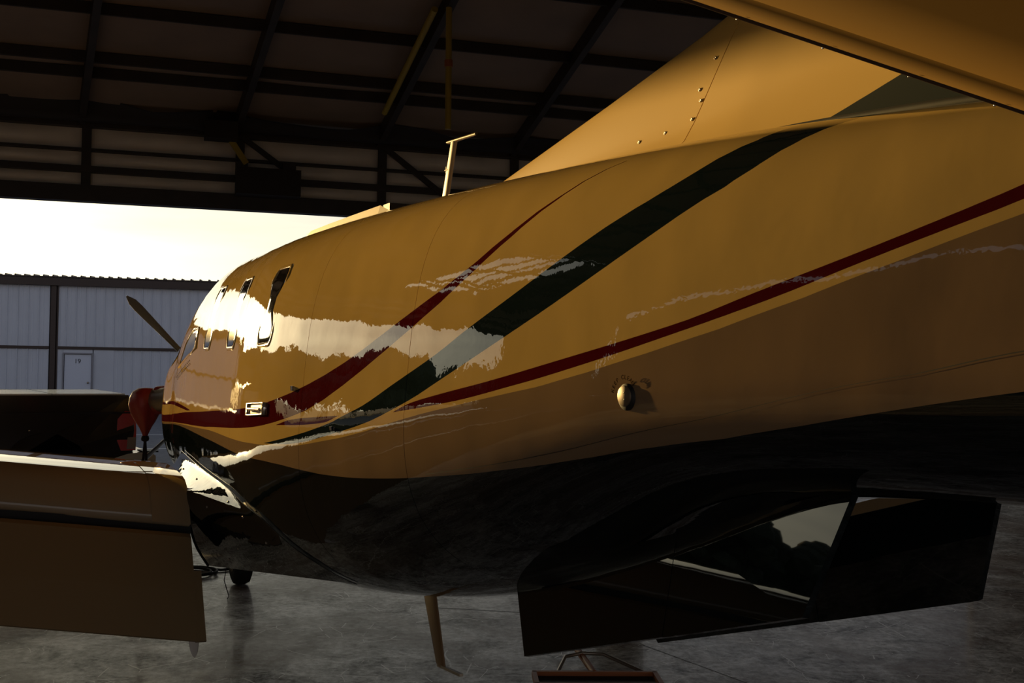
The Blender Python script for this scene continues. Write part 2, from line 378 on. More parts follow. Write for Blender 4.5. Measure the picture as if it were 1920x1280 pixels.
def panel_run(x0, x1):
    n = max(1, int((x1-x0)/PWID)); k = (x1-x0)/(n*PWID)
    for i in range(n):
        x = x0+i*PWID*k
        inst('wall_panel', mU, bl, (x, 0, 0), scale=(k, 1, 1))
        if not (x < doorx[1]-.05 and x+PWID*k > doorx[0]+.05): inst('wall_panel', mL, bl, (x, 0, 0), scale=(k, 1, 1))
panel_run(B0, 1.50); panel_run(1.74, B1)
# infill beside the walk door
MB().box((1.86, -.012, 1.05), (.2, .02, 2.1)).build('wall_panel', M['bldg'], bl)
MB().box((3.245, -.012, 1.05), (.69, .02, 2.1)).build('wall_panel', M['bldg'], bl)
MB().box(((doorx[0]+doorx[1])/2, -.012, 2.03), (1.0, .02, .14)).build('wall_panel', M['bldg'], bl)
tr = MB(); tr.box(((B0+B1)/2, -.06, 4.41), (B1-B0+.2, .16, .31)); tr.build('eave_trim', M['bldg_trim'], bl)
cap = MB().prism([(0, -.05, 4.56), (.06, -.05, 4.56), (.045, -.05, 4.62), (.015, -.05, 4.62)], (0, .8, .02)).mesh('roof_rib', M['bldg_trim'])
for i in range(int((B1-B0)/.3)): inst('roof_rib', cap, bl, (B0+.15+i*.3, 0, 0))
MB().prism([(B0, -.14, 4.54), (B0, 6, 4.75), (B0, 12.2, 4.54), (B0, 12.2, 4.5), (B0, -.14, 4.5)], (B1-B0, 0, 0)).build('roof', M['bldg_trim'], bl)
for x in (1.62, 10.4, 19.2):
    MB().box((x, -.03, 2.12), (.17, .08, 4.24)).box((x+.14, -.02, 2.12), (.035, .05, 4.24)).build('door_post', M['bldg_trim'], bl)
for a, b in ((B0, 1.5), (1.78, B1)):
    MB().box(((a+b)/2, -.02, 2.15), (b-a, .06, .085)).build('girt_trim', M['bldg_trim'], bl)
dr = MB().box(((doorx[0]+doorx[1])/2, -.03, .965), (doorx[1]-doorx[0]-.06, .045, 1.93)).build('walk_door', M['bldg_door'], bl)
fr = MB()
for x in (doorx[0]-.01, doorx[1]+.01): fr.box((x, -.04, .99), (.05, .09, 1.98))
fr.box(((doorx[0]+doorx[1])/2, -.04, 1.965), (.97, .09, .05)); fr.build('door_frame', mat('grey_door_frame', (.26, .25, .27), .5), dr)
MB().lathe([(.0, .05), (.028, .05), (.036, .03), (.03, .012), (.012, .01), (.012, 0), (0, 0)], Matrix.Translation((2.78, -.055, .98)) @ Matrix.Rotation(R(90), 4, 'X'), 12).build('door_knob', M['steel'], dr)
tm = MB(); v, f = glyph('19', .22)
tm.add([(p.x+2.43, -.058, p.y+1.70) for p in v], f).build('door_number', M['ink'], dr)

# trees beyond the left end of that building (they show in the paint)
def tree_mesh(seed, h):
    rnd = random.Random(seed); mb = MB()
    for k in range(26):
        a = rnd.random()*2*PI; r = rnd.random()**.5*h*.36; z = h*(.30+.62*rnd.random())
        r *= 1.0-.55*abs(z/h-.55)
        rad = h*(.10+.09*rnd.random()); c = Vector((math.cos(a)*r, math.sin(a)*r, z))
        bm = bmesh.new(); bmesh.ops.create_icosphere(bm, subdivisions=2, radius=rad)
        vs = [v.co*(1+.28*(rnd.random()-.5))+c for v in bm.verts]; fs = [tuple(v.index for v in f.verts) for f in bm.faces]; bm.free()
        mb.add(vs, fs, False)
    return mb.mesh('crown', M['leaf'])
wd = MB(); random.seed(11)
tmpl = [tree_mesh(q, 1.0) for q in range(4)]
tv = [([v.co.copy() for v in me.vertices], [tuple(p.vertices) for p in me.polygons]) for me in tmpl]
for me in tmpl: bpy.data.meshes.remove(me)
for i in range(36):
    az = R(31.2+i*1.7); d = 105+random.random()*18; h = 8.2+1.7*random.random()
    if 34.5 < math.degrees(az) < 41: h = 7.3+.7*random.random()
    c = Vector((-math.sin(az)*d, math.cos(az)*d, -.12)); rr = Matrix.Rotation(random.random()*6, 3, 'Z')
    v, f = tv[i % 4]
    wd.add([c+rr @ Vector((p.x*h*1.25, p.y*h*1.25, p.z*h)) for p in v], f)
    wd.tube([c, c+Vector((.05, 0, h*.25)), c+Vector((0, .1, h*.5))], [.28, .2, .14], 6)
o = wd.build('woodland', M['leaf'], None, kind='stuff'); o['label'] = 'dark band of distant woodland beyond the airfield left of the white hangar'; o['category'] = 'trees'

# ================================================================== AIRCRAFT
root = empty('airplane', PW(S0, 0, 0), math.atan2(-FY, -FX), label='gold and black propeller airplane with maroon and green swooshes parked in the hangar', category='airplane')
ST = [1.9, 2.3, 2.8, 3.4, 4.0, 4.5, 5.0, 5.6, 6.8, 8.2, 9.4, 10.4, 11.4, 12.4, 13.4]
W_ = [0.434, 0.559, 0.687, 0.807, 0.896, 0.898, 0.931, 0.952, 0.968, 0.957, 0.841, 0.728, 0.598, 0.435, 0.252]
T_ = [2.094, 2.138, 2.169, 2.179, 2.212, 2.418, 2.635, 2.779, 2.839, 2.848, 2.84, 2.817, 2.778, 2.695, 2.61]
B_ = [1.361, 1.203, 1.054, 0.943, 0.851, 0.812, 0.788, 0.766, 0.774, 0.864, 1.076, 1.38, 1.746, 1.865, 1.959]
C_ = [1.732, 1.691, 1.646, 1.616, 1.603, 1.625, 1.64, 1.645, 1.648, 1.69, 1.835, 1.968, 2.065, 2.135, 2.133]
def hermite(x, y, q):
    n = len(x); h = [x[i+1]-x[i] for i in range(n-1)]; d = [(y[i+1]-y[i])/h[i] for i in range(n-1)]
    mm = [d[0]]+[(d[i-1]*h[i]+d[i]*h[i-1])/(h[i]+h[i-1]) for i in range(1, n-1)]+[d[-1]]
    i = 0
    while i < n-2 and q > x[i+1]: i += 1
    t = (q-x[i])/h[i]
    return (2*t**3-3*t**2+1)*y[i]+(t**3-2*t**2+t)*h[i]*mm[i]+(-2*t**3+3*t**2)*y[i+1]+(t**3-t**2)*h[i]*mm[i+1]
NU, ND, TAU = 4.0, 2.6, .07
def SK(s, ph, off=0.0):
    """point on the skin at station s, angle ph (degrees, -90 keel .. 0 left side .. 90 spine .. 270)"""
    a = R(ph); c, sn = math.cos(a), math.sin(a)
    w, t, b, z0 = (hermite(ST, q, s) for q in (W_, T_, B_, C_))
    n = NU if sn > 0 else ND
    rho = (abs(c)**n+abs(sn)**n)**(-1/n)
    l = w*c*rho
    z = z0+(t-z0)*sn*rho if sn > 0 else z0+(z0-b)*sn*rho
    if sn > 0: l *= 1-TAU*(z-z0)/w
    p = PL(s, l, z)
    if off:
        e = .02
        q1 = SK(s+e, ph)-SK(s-e, ph); q2 = SK(s, ph+.6)-SK(s, ph-.6)
        n = q1.cross(q2).normalized()
        if n.dot(Vector((0, -l, z-z0))) < 0: n = -n
        p = p+n*off
    return p

# livery: painted boundaries as curves of skin angle against station
LV = dict(
 sw_u=[(8.387, -1.78), (8.935, -.23), (9.293, 1.25), (9.396, 2.15), (9.613, 3.91), (9.855, 7.09), (10.221, 12.52), (10.423, 16.69), (10.738, 23.27), (11.135, 32.96), (11.411, 40.66), (11.578, 49.13), (11.638, 53.0), (11.68, 60), (11.75, 90)],
 sw_l=[(8.387, -1.84), (8.839, -3.15), (9.05, -2.97), (9.3, -2.15), (9.607, -.74), (10.039, 3.08), (10.225, 5.8), (10.559, 11.67), (10.95, 19.73), (11.392, 31.39), (11.463, 33.82), (11.598, 38.14), (11.707, 43.58), (11.835, 53.52), (11.93, 64), (12.0, 90)],
 mr_u=[(1.9, -4), (4.19, -2.7), (5.855, 2.2), (6.915, 5.2), (7.735, 7.12), (8.369, 8.75), (8.783, 10.35), (9.185, 12.95), (9.342, 14.4), (9.593, 17.3), (9.944, 22.25), (10.199, 26.1), (10.391, 29.86), (10.625, 36.0), (10.785, 41.0), (10.934, 45.8), (11.034, 50.6)],
 mr_l=[(1.9, -8.8), (4.185, -7.0), (5.895, -2.4), (7.165, 1.1), (7.845, 2.39), (8.305, 3.1), (8.659, 4.0), (8.957, 5.15), (9.212, 7.36), (9.365, 9.3), (9.538, 11.7), (9.832, 16.4), (10.006, 19.5), (10.261, 24.68), (10.474, 30.3), (10.664, 35.98), (10.801, 40.8), (10.95, 45.9), (11.034, 50.3)],
 ml_u=[(9.909, 1.02), (10.041, 2.35), (10.3, 3.4), (10.578, 4.6), (11.066, 8.2), (11.526, 13.2), (11.759, 17.47), (12.007, 22.5), (12.186, 26.8), (12.394, 32.84), (12.9, 53)],
 ml_l=[(9.909, .96), (10.1, .88), (10.345, 1.1), (10.794, 3.35), (11.15, 6.5), (11.529, 11.39), (11.817, 16.17), (12.054, 21.49), (12.255, 26.41), (12.4, 30.33), (12.9, 48)],
 tan=[(1.9, -8.9), (4.2, -7.2), (5.9, -3.0), (7.1, -.6), (8.115, -1.66), (8.515, -2.9), (8.839, -4.03), (9.407, -3.72), (10.075, -1.1), (10.586, .89), (10.988, 2.81), (11.238, 5.56), (11.532, 9.12), (11.82, 14.02), (12.057, 19.08), (12.327, 26.0), (12.404, 27.93), (12.9, 42)],
 blk=[(1.9, -10), (4.185, -8.4), (5.545, -4.9), (6.275, -4.35), (7.185, -4.78), (7.865, -6.14), (8.461, -8.25), (8.831, -11.2), (9.23, -14.7), (9.585, -17.1), (10.016, -19.92), (10.658, -23.6), (11.198, -26.9), (11.505, -26.9), (11.75, -24.2), (11.976, -19.14), (12.43, -7.88), (12.9, 4)],
 f_u=[(8.566, 2.92), (8.772, 3.62), (9.361, 2.53)], f_l=[(8.566, 2.86), (9.201, 1.46), (9.361, 2.47)],
 g_u=[(3.2, 8.2), (3.985, 6.4), (6.0, 3.3)], g_l=[(3.2, 6.3), (3.99, 4.5), (5.845, 2.75), (6.0, 3.2)],
)
def monotone(pts, n):
    x = [p[0] for p in pts]; y = [p[1] for p in pts]; k = len(x)
    d = [(y[i+1]-y[i])/(x[i+1]-x[i]) for i in range(k-1)]
    mm = [d[0]]+[0 if d[i-1]*d[i] <= 0 else 2*d[i-1]*d[i]/(d[i-1]+d[i]) for i in range(1, k-1)]+[d[-1]]
    out = []
    for j in range(n+1):
        q = x[0]+(x[-1]-x[0])*j/n; i = 0
        while i < k-2 and q > x[i+1]: i += 1
        h = x[i+1]-x[i]; t = (q-x[i])/h
        out.append((q, (2*t**3-3*t**2+1)*y[i]+(t**3-2*t**2+t)*h*mm[i]+(-2*t**3+3*t**2)*y[i+1]+(t**3-t**2)*h*mm[i+1]))
    return out
def livery():
    m = bpy.data.materials.new('aircraft_livery'); m.use_nodes = True; t = m.node_tree; b = t.nodes['Principled BSDF']
    uv = t.nodes.new('ShaderNodeUVMap'); uv.uv_map = 'UVMap'; sp = t.nodes.new('ShaderNodeSeparateXYZ'); lk(t, uv.outputs[0], sp.inputs[0])
    U, V = sp.outputs[0], sp.outputs[1]      # U = s/14, V = (ph+90)/180
    def curve(key):
        pts = LV[key]; a, e = pts[0][0], pts[-1][0]
        f = mth(t, 'MULTIPLY_ADD', U, 14/(e-a), -a/(e-a), clamp=True)
        n = t.nodes.new('ShaderNodeFloatCurve'); c = n.mapping.curves[0]
        smp = monotone(pts, 44)
        q = [((s-a)/(e-a), (p+90)/180) for s, p in smp]
        c.points[0].location = q[0]; c.points[1].location = q[-1]
        for x in q[1:-1]: c.points.new(*x)
        for p_ in c.points: p_.handle_type = 'VECTOR'
        n.mapping.update(); lk(t, f, n.inputs['Value'])
        inside = mth(t, 'MULTIPLY', mth(t, 'GREATER_THAN', U, a/14), mth(t, 'LESS_THAN', U, e/14))
        return n.outputs[0], inside
    def band(u, l):
        cu, iu = curve(u); cl, il = curve(l)
        return mth(t, 'MULTIPLY', iu if True else il, mth(t, 'MULTIPLY', mth(t, 'LESS_THAN', V, cu), mth(t, 'GREATER_THAN', V, cl)))
    tc = t.nodes.new('ShaderNodeTexCoord')
    n = t.nodes.new('ShaderNodeTexNoise'); n.inputs['Scale'].default_value = 1.3; n.inputs['Detail'].default_value = 4; lk(t, tc.outputs['Object'], n.inputs['Vector'])
    gold = ramp(t, n.outputs['Fac'], [(.3, tuple(c*.93 for c in GOLD)), (.7, tuple(c*1.05 for c in GOLD))])
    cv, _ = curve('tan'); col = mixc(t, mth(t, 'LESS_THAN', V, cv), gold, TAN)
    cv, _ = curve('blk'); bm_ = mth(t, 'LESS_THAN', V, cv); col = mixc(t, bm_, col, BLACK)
    dark = bm_
    # the green swoosh also covers the spine between the two curve ends
    cu, iu = curve('sw_u'); clo, il = curve('sw_l')
    past = mth(t, 'GREATER_THAN', U, 11.75/14)
    up_ok = mth(t, 'MAXIMUM', mth(t, 'LESS_THAN', V, cu), past)
    sw = mth(t, 'MULTIPLY', il, mth(t, 'MULTIPLY', up_ok, mth(t, 'GREATER_THAN', V, clo)))
    col = mixc(t, sw, col, GREEN); dark = mth(t, 'MAXIMUM', dark, sw)
    for u, l in (('mr_u', 'mr_l'), ('ml_u', 'ml_l'), ('f_u', 'f_l'), ('g_u', 'g_l')):
        bb = band(u, l); col = mixc(t, bb, col, MAROON); dark = mth(t, 'MAXIMUM', dark, bb)
    lk(t, col, b.inputs['Base Color'])
    b.inputs['Specular IOR Level'].default_value = 0.0
    b.inputs['Roughness'].default_value = .6; b.inputs['Coat Weight'].default_value = 1.0; b.inputs['Coat Roughness'].default_value = .012
    # slight waviness of the sheet metal plus small dents
    n1 = t.nodes.new('ShaderNodeTexNoise'); n1.inputs['Scale'].default_value = 3.2; n1.inputs['Detail'].default_value = 1; lk(t, tc.outputs['Object'], n1.inputs['Vector'])
    n2 = t.nodes.new('ShaderNodeTexNoise'); n2.inputs['Scale'].default_value = 26; n2.inputs['Detail'].default_value = 2; lk(t, tc.outputs['Object'], n2.inputs['Vector'])
    hgt = mth(t, 'ADD', mth(t, 'MULTIPLY', n1.outputs['Fac'], .004), mth(t, 'MULTIPLY', n2.outputs['Fac'], .0002))
    q = t.nodes.new('ShaderNodeBump'); q.inputs['Strength'].default_value = 1.0; q.inputs['Distance'].default_value = 1.0
    lk(t, hgt, q.inputs['Height']); lk(t, q.outputs[0], b.inputs['Normal']); lk(t, q.outputs[0], b.inputs['Coat Normal'])
    return m
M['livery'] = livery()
NPH = 120
def skin_section(name, seam0, seam1, ns, m=None, cap0=None, cap1=None):
    """ring-lofted skin between two seams (functions of angle); rims turn inwards so that joints are recessed"""
    mb = MB(); rings = []; uvs = []
    phs = [-90+360*k/NPH for k in range(NPH+1)]
    def sym(ph): return ph if ph <= 90 else 180-ph
    for i in range(ns+1):
        t = i/ns; r = []; uvr = []
        for ph in phs:
            a, b = seam0(sym(ph))+.0018, seam1(sym(ph))-.0018
            s = a+(b-a)*t; r.append(SK(s, ph)); uvr.append((s/14, (sym(ph)+90)/180))
        rings.append(r); uvs.append(uvr)
    n = NPH+1
    mb.grid(rings, True); uvl = [u for r in uvs for u in r]
    for ring, uvr, sg in ((rings[0], uvs[0], 1), (rings[-1], uvs[-1], -1)):
        c = sum(ring[:-1], Vector())/NPH
        inner = [p+(c-p).normalized()*.02+Vector((sg*.002, 0, 0)) for p in ring]
        mb.grid([ring, inner], False); uvl += uvr+uvr
    me = bpy.data.meshes.new(name); me.from_pydata(mb.v, [], mb.f); me.polygons.foreach_set('use_smooth', mb.sm)
    me.materials.append(m or M['livery']); lay = me.uv_layers.new(name='UVMap')
    buf = [0.0]*(2*len(me.loops))
    vi = [0]*len(me.loops); me.loops.foreach_get('vertex_index', vi)
    for k, v in enumerate(vi): buf[2*k], buf[2*k+1] = uvl[v]
    lay.data.foreach_set('uv', buf)
    bm = bmesh.new(); bm.from_mesh(me); bmesh.ops.recalc_face_normals(bm, faces=bm.faces); bm.to_mesh(me); bm.free()
    o = bpy.data.objects.new(name, me); COL.objects.link(o); o.parent = root; return o
def seamL1(p): return 8.90
def seamL2(p): return 10.005
def seamL3(p): return 7.60
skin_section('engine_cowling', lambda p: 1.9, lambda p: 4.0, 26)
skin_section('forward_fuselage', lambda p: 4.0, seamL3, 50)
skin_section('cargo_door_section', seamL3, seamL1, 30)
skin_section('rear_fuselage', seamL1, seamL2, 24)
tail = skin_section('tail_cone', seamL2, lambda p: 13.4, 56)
# dark skin joints down the backs of the seams
for sf in (lambda p: 4.0, seamL3, seamL1, seamL2):
    P = [[SK(sf(p if p <= 90 else 180-p)+d, p, -.014) for d in (-.012, .012)] for p in range(-90, 271, 4)]
    MB().grid(P, True).build('skin_joint', M['black'], root)
# long keel panel joint
kj = [(10.15, -19.8), (10.429, -20.48), (10.992, -21.8), (11.535, -17.08), (12.077, -3.11), (12.427, 3.85), (12.8, 9)]
kk = monotone(kj, 40)
MB().grid([[SK(s, p, .0012), SK(s, p-.22, .0012)] for s, p in kk], True).build('keel_panel_joint', M['black'], tail)
# tail end cap
def ringcap(name, s, scales, m, sg):
    P = []
    ctr = PL(s, 0, hermite(ST, C_, s))
    for k, (sc, ds) in enumerate(scales): P.append([ctr+(SK(s, ph)-ctr)*sc+Vector((ds, 0, 0)) for ph in range(-90, 270, 6)])
    mb = MB().grid(P, True, closed=True); mb.add(P[-1], [tuple(range(len(P[-1])))]); return mb.build(name, m, root)
ringcap('tail_end_cap', 13.4, [(1, 0), (.9, .12), (.65, .22), (.3, .28)], M['belly'], 1)
ringcap('cowl_front', 1.9, [(1, 0), (.93, -.05), (.78, -.09), (.5, -.1)], M['gold'], -1)
# spinner and four blades
HUB = PL(1.72, 0.04, 1.69)
MX = Matrix.Translation(HUB) @ Matrix.Rotation(R(-90), 4, 'Y')
spn = MB().lathe([(0, .42), (.06, .40), (.13, .30), (.18, .14), (.2, 0), (.2, -.06), (0, -.06)], MX, 24).build('spinner', M['chrome'], root)
def blade(phi):
    mb = MB(); P = []
    for i in range(15):
        t = i/14; r = .17+1.20*t
        ch = (.04+.05*math.sin(min(1, t*1.25)*PI/2)) * (1 if t < .86 else math.sqrt(max(.03, 1-((t-.86)/.14)**2)))
        th = .04*(1-t)+.008; tw = R(86-34*t)
        ring = []
        for k in range(12):
            a = 2*PI*k/12; x, y = math.cos(a)*ch, math.sin(a)*th*.5
            ring.append((x*math.sin(tw)+y*math.cos(tw), x*math.cos(tw)*.8-y*math.sin(tw), r))
        P.append(ring)
    rot = Matrix.Translation(HUB) @ Matrix.Rotation(phi, 4, 'X')
    mb.grid([[rot @ Vector(p) for p in r] for r in P], True, closed=True); mb.add([rot @ Vector(p) for p in P[-1]], [tuple(range(12))])
    return mb
for k in range(4): blade(R(44.5+90*k)).build('propeller_blade', M['prop'], root)
# exhaust stack under a red cover, tied off with straps
MB().tube([SK(2.6, 0, -.1), PL(2.45, .66, 1.62), PL(2.25, .78, 1.6)], [.13, .125, .12], 16).build('exhaust_stack', M['steel'], root)

# windows, door furniture: patches laid on the skin
def rrect(hw, hh, r, n=6):
    out = []
    for cx, cy, a0 in ((hw-r, hh-r, 0), (-hw+r, hh-r, 90), (-hw+r, -hh+r, 180), (hw-r, -hh+r, 270)):
        out += [(cx+r*math.cos(R(a0+90*k/n)), cy+r*math.sin(R(a0+90*k/n))) for k in range(n+1)]
    return out
def patch(poly, s0, p0, off, name, m, parent=root, hole=None, lift=None):
    """closed outline in (ds, dphi) about (s0,p0), following the skin at height off; hole = inner scale"""
    mb = MB(); n = len(poly)
    def ring(k, o): return [SK(s0+a*k, p0+b*k, o) for a, b in poly]
    if hole:
        mb.grid([ring(1, .0005), ring(.985, off), ring(hole+.01, off), ring(hole, off*.3)], True, closed=True)
    else:
        rs = [ring(1, .0005), ring(.985, off), ring(.8, off), ring(.55, off), ring(.25, off)]
        mb.grid(rs, True, closed=True); mb.add(rs[-1], [tuple(range(n))], True)
    return mb.build(name, m, parent)
winframe = M['gold']
for sw, pw, hs, hp in ((8.19, 31.3, .145, 9.4), (7.33, 31.2, .14, 9.2), (6.45, 31.3, .14, 9.2)):
    o = patch([(a*hs, b*hp) for a, b in rrect(1, 1, .35)], sw, pw, .0035, 'cabin_window', winframe, hole=.9)
    patch([(a*hs*.9, b*hp*.9) for a, b in rrect(1, 1, .33)], sw, pw, .0015, 'window_pane', M['glass'], o)
ck = [(-.5, -5.5), (.5, -1.5), (.44, 5), (.1, 5.5), (-.2, 2)]
o = patch([(a, b) for a, b in ck], 5.5, 24.5, .006, 'cockpit_window', winframe, hole=.85)
patch([(a*.86, b*.86) for a, b in ck], 5.5, 24.5, .002, 'window_pane', M['glass'], o)
# windshield band
P = [[SK(s, p, .004) for p in range(30, 151, 6)] for s in (4.12, 4.25, 4.4, 4.55, 4.7)]
MB().grid(P, True).build('windshield', M['glass'], root)
rv = MB()
for i in range(13):
    for row in (0, 1):
        s, p = 5.0+i*.06+row*.05, 15.5+i*.33-row*1.1
        c = SK(s, p, .002); rv.add([c+Vector((.008*math.cos(a), 0, .008*math.sin(a))) for a in (0, 1.57, 3.14, 4.71)]+[SK(s, p, .006)], [(0, 1, 4), (1, 2, 4), (2, 3, 4), (3, 0, 4)])
rv.build('window_rivets', M['chrome'], root, kind='stuff')
# cargo-door handle plate
o = patch([(a*.175, b*1.6) for a, b in rrect(1, 1, .12, 2)], 8.19, 7.3, .012, 'door_handle_plate', M['chrome'], hole=.80)
patch([(a*.14, b*1.25) for a, b in rrect(1, 1, .1, 2)], 8.19, 7.3, .003, 'handle_recess', M['steel'], o)
MB().tube([SK(8.07, 7.4, .014), SK(8.19, 7.3, .02), SK(8.31, 7.1, .014)], .008, 8).build('handle_lever', M['steel'], o)
for s, p in ((9.301, -.4), (8.763, 11.1)):
    MB().tube([SK(s, p-.55, .004), SK(s, p+.55, .006)], [.006, .008], 8).build('drain_pin', M['chrome'], root)
# static port with its placard
pc = SK(11.321, -2.76); nrm = (SK(11.321, -2.76, .1)-pc).normalized(); ax = (SK(11.35, -2.76)-SK(11.29, -2.76)).normalized(); ay = nrm.cross(ax)
if ay.z < 0: ay = -ay
MP = Matrix((( ax.x, ay.x, nrm.x, pc.x), (ax.y, ay.y, nrm.y, pc.y), (ax.z, ay.z, nrm.z, pc.z), (0, 0, 0, 1)))
sp_ = MB().lathe([(.036, -.004), (.036, .0022), (.0, .0022)], MP @ Matrix.Translation((.007, -.003, 0)), 32).build('port_shadow', M['black'], root)  # offset black disc painted in as the cast shadow of the port
MB().lathe([(.028, -.002), (.028, .0045), (.026, .006), (0, .0062)], MP, 32).build('static_port', mat('worn_port_metal', (.20, .15, .10), .5, .6), root)
for y in (.009, -.009): MB().lathe([(.0025, .0058), (.0025, .0068), (0, .0068)], MP @ Matrix.Translation((.003, y, 0)), 8).build('port_hole', M['black'], sp_)
tx = MB(); s_ = 'KEEP CLEAN'; r_ = .050
for i, ch in enumerate(s_):
    if ch == ' ': continue
    a = R(168-(i+.5)*(168-32)/len(s_)); v, f = glyph(ch, .0165, .0004)
    rot = a-PI/2
    tx.add([MP @ Vector((r_*math.cos(a)+p.x*math.cos(rot)-p.y*math.sin(rot), r_*math.sin(a)+p.x*math.sin(rot)+p.y*math.cos(rot), .0036+p.z)) for p in v], f)
tx.build('placard_text', M['placard'], root)

# dorsal fillet and fin
def finmat():
    m = bpy.data.materials.new('fin_livery'); m.use_nodes = True; t = m.node_tree; b = t.nodes['Principled BSDF']
    tc = t.nodes.new('ShaderNodeTexCoord'); sp = t.nodes.new('ShaderNodeSeparateXYZ'); lk(t, tc.outputs['Object'], sp.inputs[0])
    lim = mth(t, 'MULTIPLY_ADD', sp.outputs[0], .31, 2.815-.31*(11.70-S0))
    k = mth(t, 'MULTIPLY', mth(t, 'LESS_THAN', sp.outputs[2], lim), mth(t, 'GREATER_THAN', sp.outputs[0], 11.55-S0))
    lk(t, mixc(t, k, GOLD, GREEN), b.inputs['Base Color']); b.inputs['Roughness'].default_value = .5; b.inputs['Specular IOR Level'].default_value = .1
    b.inputs['Coat Weight'].default_value = .22; b.inputs['Coat Roughness'].default_value = .1
    return m
M['fin'] = finmat()
def zbase(s): return hermite(ST, T_, min(s, 13.4))-.012
def ztop(s):
    pts = [(8.5, 2.848), (9.16, 2.962), (10.15, 3.12), (10.79, 3.23), (11.0, 3.275), (11.5, 3.48), (12.3, 4.05), (12.7, 4.33), (13.4, 4.36)]
    for (a, za), (b, zb) in zip(pts, pts[1:]):
        if s <= b: return za+(zb-za)*(s-a)/(b-a)
    return 4.36
def fin_cols(s_from, s_to, n):
    P = []
    for sg in (1, -1):
        rows = []
        for i in range(n+1):
            sb = s_from+(s_to-s_from)*i/n; g = min(1, max(0, (sb-8.5)/2.3)); stp = sb+.30*g
            wb = .014+.115*min(1, (sb-8.5)/2.6)**.9
            if sb > 12.2: wb *= max(.12, 1-(sb-12.2)/1.3)
            col = []
            for j in range(15):
                h = j/14; hh = 1-(1-h)**1.6
                s = sb+(stp-sb)*hh; z = zbase(sb)+(ztop(stp)-zbase(sb))*hh
                flare = .05*math.exp(-hh*14)*min(1, (sb-8.5)/2)
                hwid = wb*(1-hh)**.42*(1-.15*hh)+flare
                if j == 14: hwid = .001
                col.append(PL(s, sg*hwid, z))
            rows.append(col)
        P.append(rows)
    return P
def fin_piece(name, a, b, n):
    mb = MB(); L_, R_ = fin_cols(a, b, n); mb.grid(L_, True); mb.grid(R_, True, flip=True)
    mb.grid([L_[0], R_[0]], False); mb.grid([L_[-1], R_[-1]], False)
    return mb.build(name, M['fin'], root)
df = fin_piece('dorsal_fillet', 8.505, 10.798, 50); fn = fin_piece('fin', 10.804, 13.35, 40)
def onfin(s, z, out=.0006):
    Lc = fin_cols(s-.25, s+.05, 30)[0]; best = min((p for r in Lc for p in r), key=lambda p: (p.x+S0-s)**2+(p.z-z)**2)
    return Vector((s-S0, best.y-out, z))
for s, z in ((11.02, 3.20), (10.93, 3.105), (10.865, 3.015), (10.885, 2.975), (10.87, 2.945), (10.85, 2.92), (10.775, 2.925), (10.68, 2.905), (10.50, 2.905), (10.28, 2.915)):
    c = onfin(s, z)
    MB().lathe([(.0060, -.003), (.0060, .0002), (.0035, .0006), (.0030, .0), (0, .0)], Matrix.Translation(c) @ Matrix.Rotation(R(90), 4, 'X'), 10).build('screw', M['steel'], df)
MB().lathe([(.022, -.01), (.022, .001), (0, .001)], Matrix.Translation(onfin(11.27, 3.165, .0)) @ Matrix.Rotation(R(90), 4, 'X'), 20).build('access_hole', M['black'], fn)
MB().lathe([(.012, -.004), (.012, .004), (.007, .011), (0, .012)], Matrix.Translation(onfin(11.90, 2.83)) @ Matrix.Rotation(R(90), 4, 'X'), 14).build('fin_light', M['chrome'], fn)
lip = [PL(s, .158+.030*min(1, (s-10.7)/1.3), zbase(s)+.010+.006*min(1, (s-10.7)/1.3)) for s in [10.76+.1*k for k in range(25)]]
MB().tube(lip, [.004]+[.012]*24, 8).build('fin_seal', M['rubber'], root)
# tee antenna on the spine
zs = hermite(ST, T_, 8.4)
an = MB()
rows = []
for t in [i/6 for i in range(7)]:
    s = 8.30+.17*t; z = zs-.03+(3.255-zs+.03)*t; c = .05-.012*t
    rows.append([PL(s+c*math.cos(a), .012*math.sin(a), z) for a in [2*PI*k/12 for k in range(12)]])
an.grid(rows, True, closed=True)
ant = an.build('whip_antenna', M['beige'], root, label='pale tee-shaped blade antenna')
top = MB().grid([[PL(8.39+.38*t+(0), .016*math.cos(a)*(1-.5*t), 3.262-.018*t+.008*math.sin(a)) for a in [2*PI*k/8 for k in range(8)]] for t in [0, .3, .7, 1]], True, closed=True)
top.build('antenna_crossbar', M['beige'], ant)
# tiny airplane mark on the mast
am = MB(); c0 = PL(8.39, .0128, 3.115)
for a, b, w in (((-.022, 0), (.022, 0), .005), ((.0, -.018), (.0, .018), .006), ((.017, -.008), (.017, .008), .004)):
    d = Vector((b[0]-a[0], 0, b[1]-a[1])).normalized(); q = Vector((-d.z, 0, d.x))*w/2
    A_ = c0+Vector((a[0], -.0004, a[1])); B__ = c0+Vector((b[0], -.0004, b[1])); am.add([A_-q, B__-q, B__+q, A_+q], [(0, 1, 2, 3)])
am.build('antenna_mark', M['ink'], ant)
# low rectangular fairing on the cabin roof
zr = lambda s: hermite(ST, T_, s)
bx = MB(); P = []
def crown(s, l):
    w, t, z0 = (hermite(ST, q, s) for q in (W_, T_, C_)); return z0+(t-z0)*max(0, 1-abs(l/w)**4)**.25
for s, k in ((7.02, .05), (7.16, 1), (7.6, 1), (8.1, 1), (8.56, 1), (8.72, .05)):
    hgt = .045*k
    P.append([PL(s, .44, crown(s, .44)-.01), PL(s, .425, crown(s, .44)+hgt), PL(s, .27, crown(s, .44)+hgt+.006), PL(s, .25, crown(s, .25)-.01)])
bx.grid(P, False).build('roof_fairing', M['beige'], root)
for s in (7.10, 8.66):
    MB().box(PL(s, .345, crown(s, .345)+.012), (.1, .16, .04)).build('fairing_end', M['black'], root)
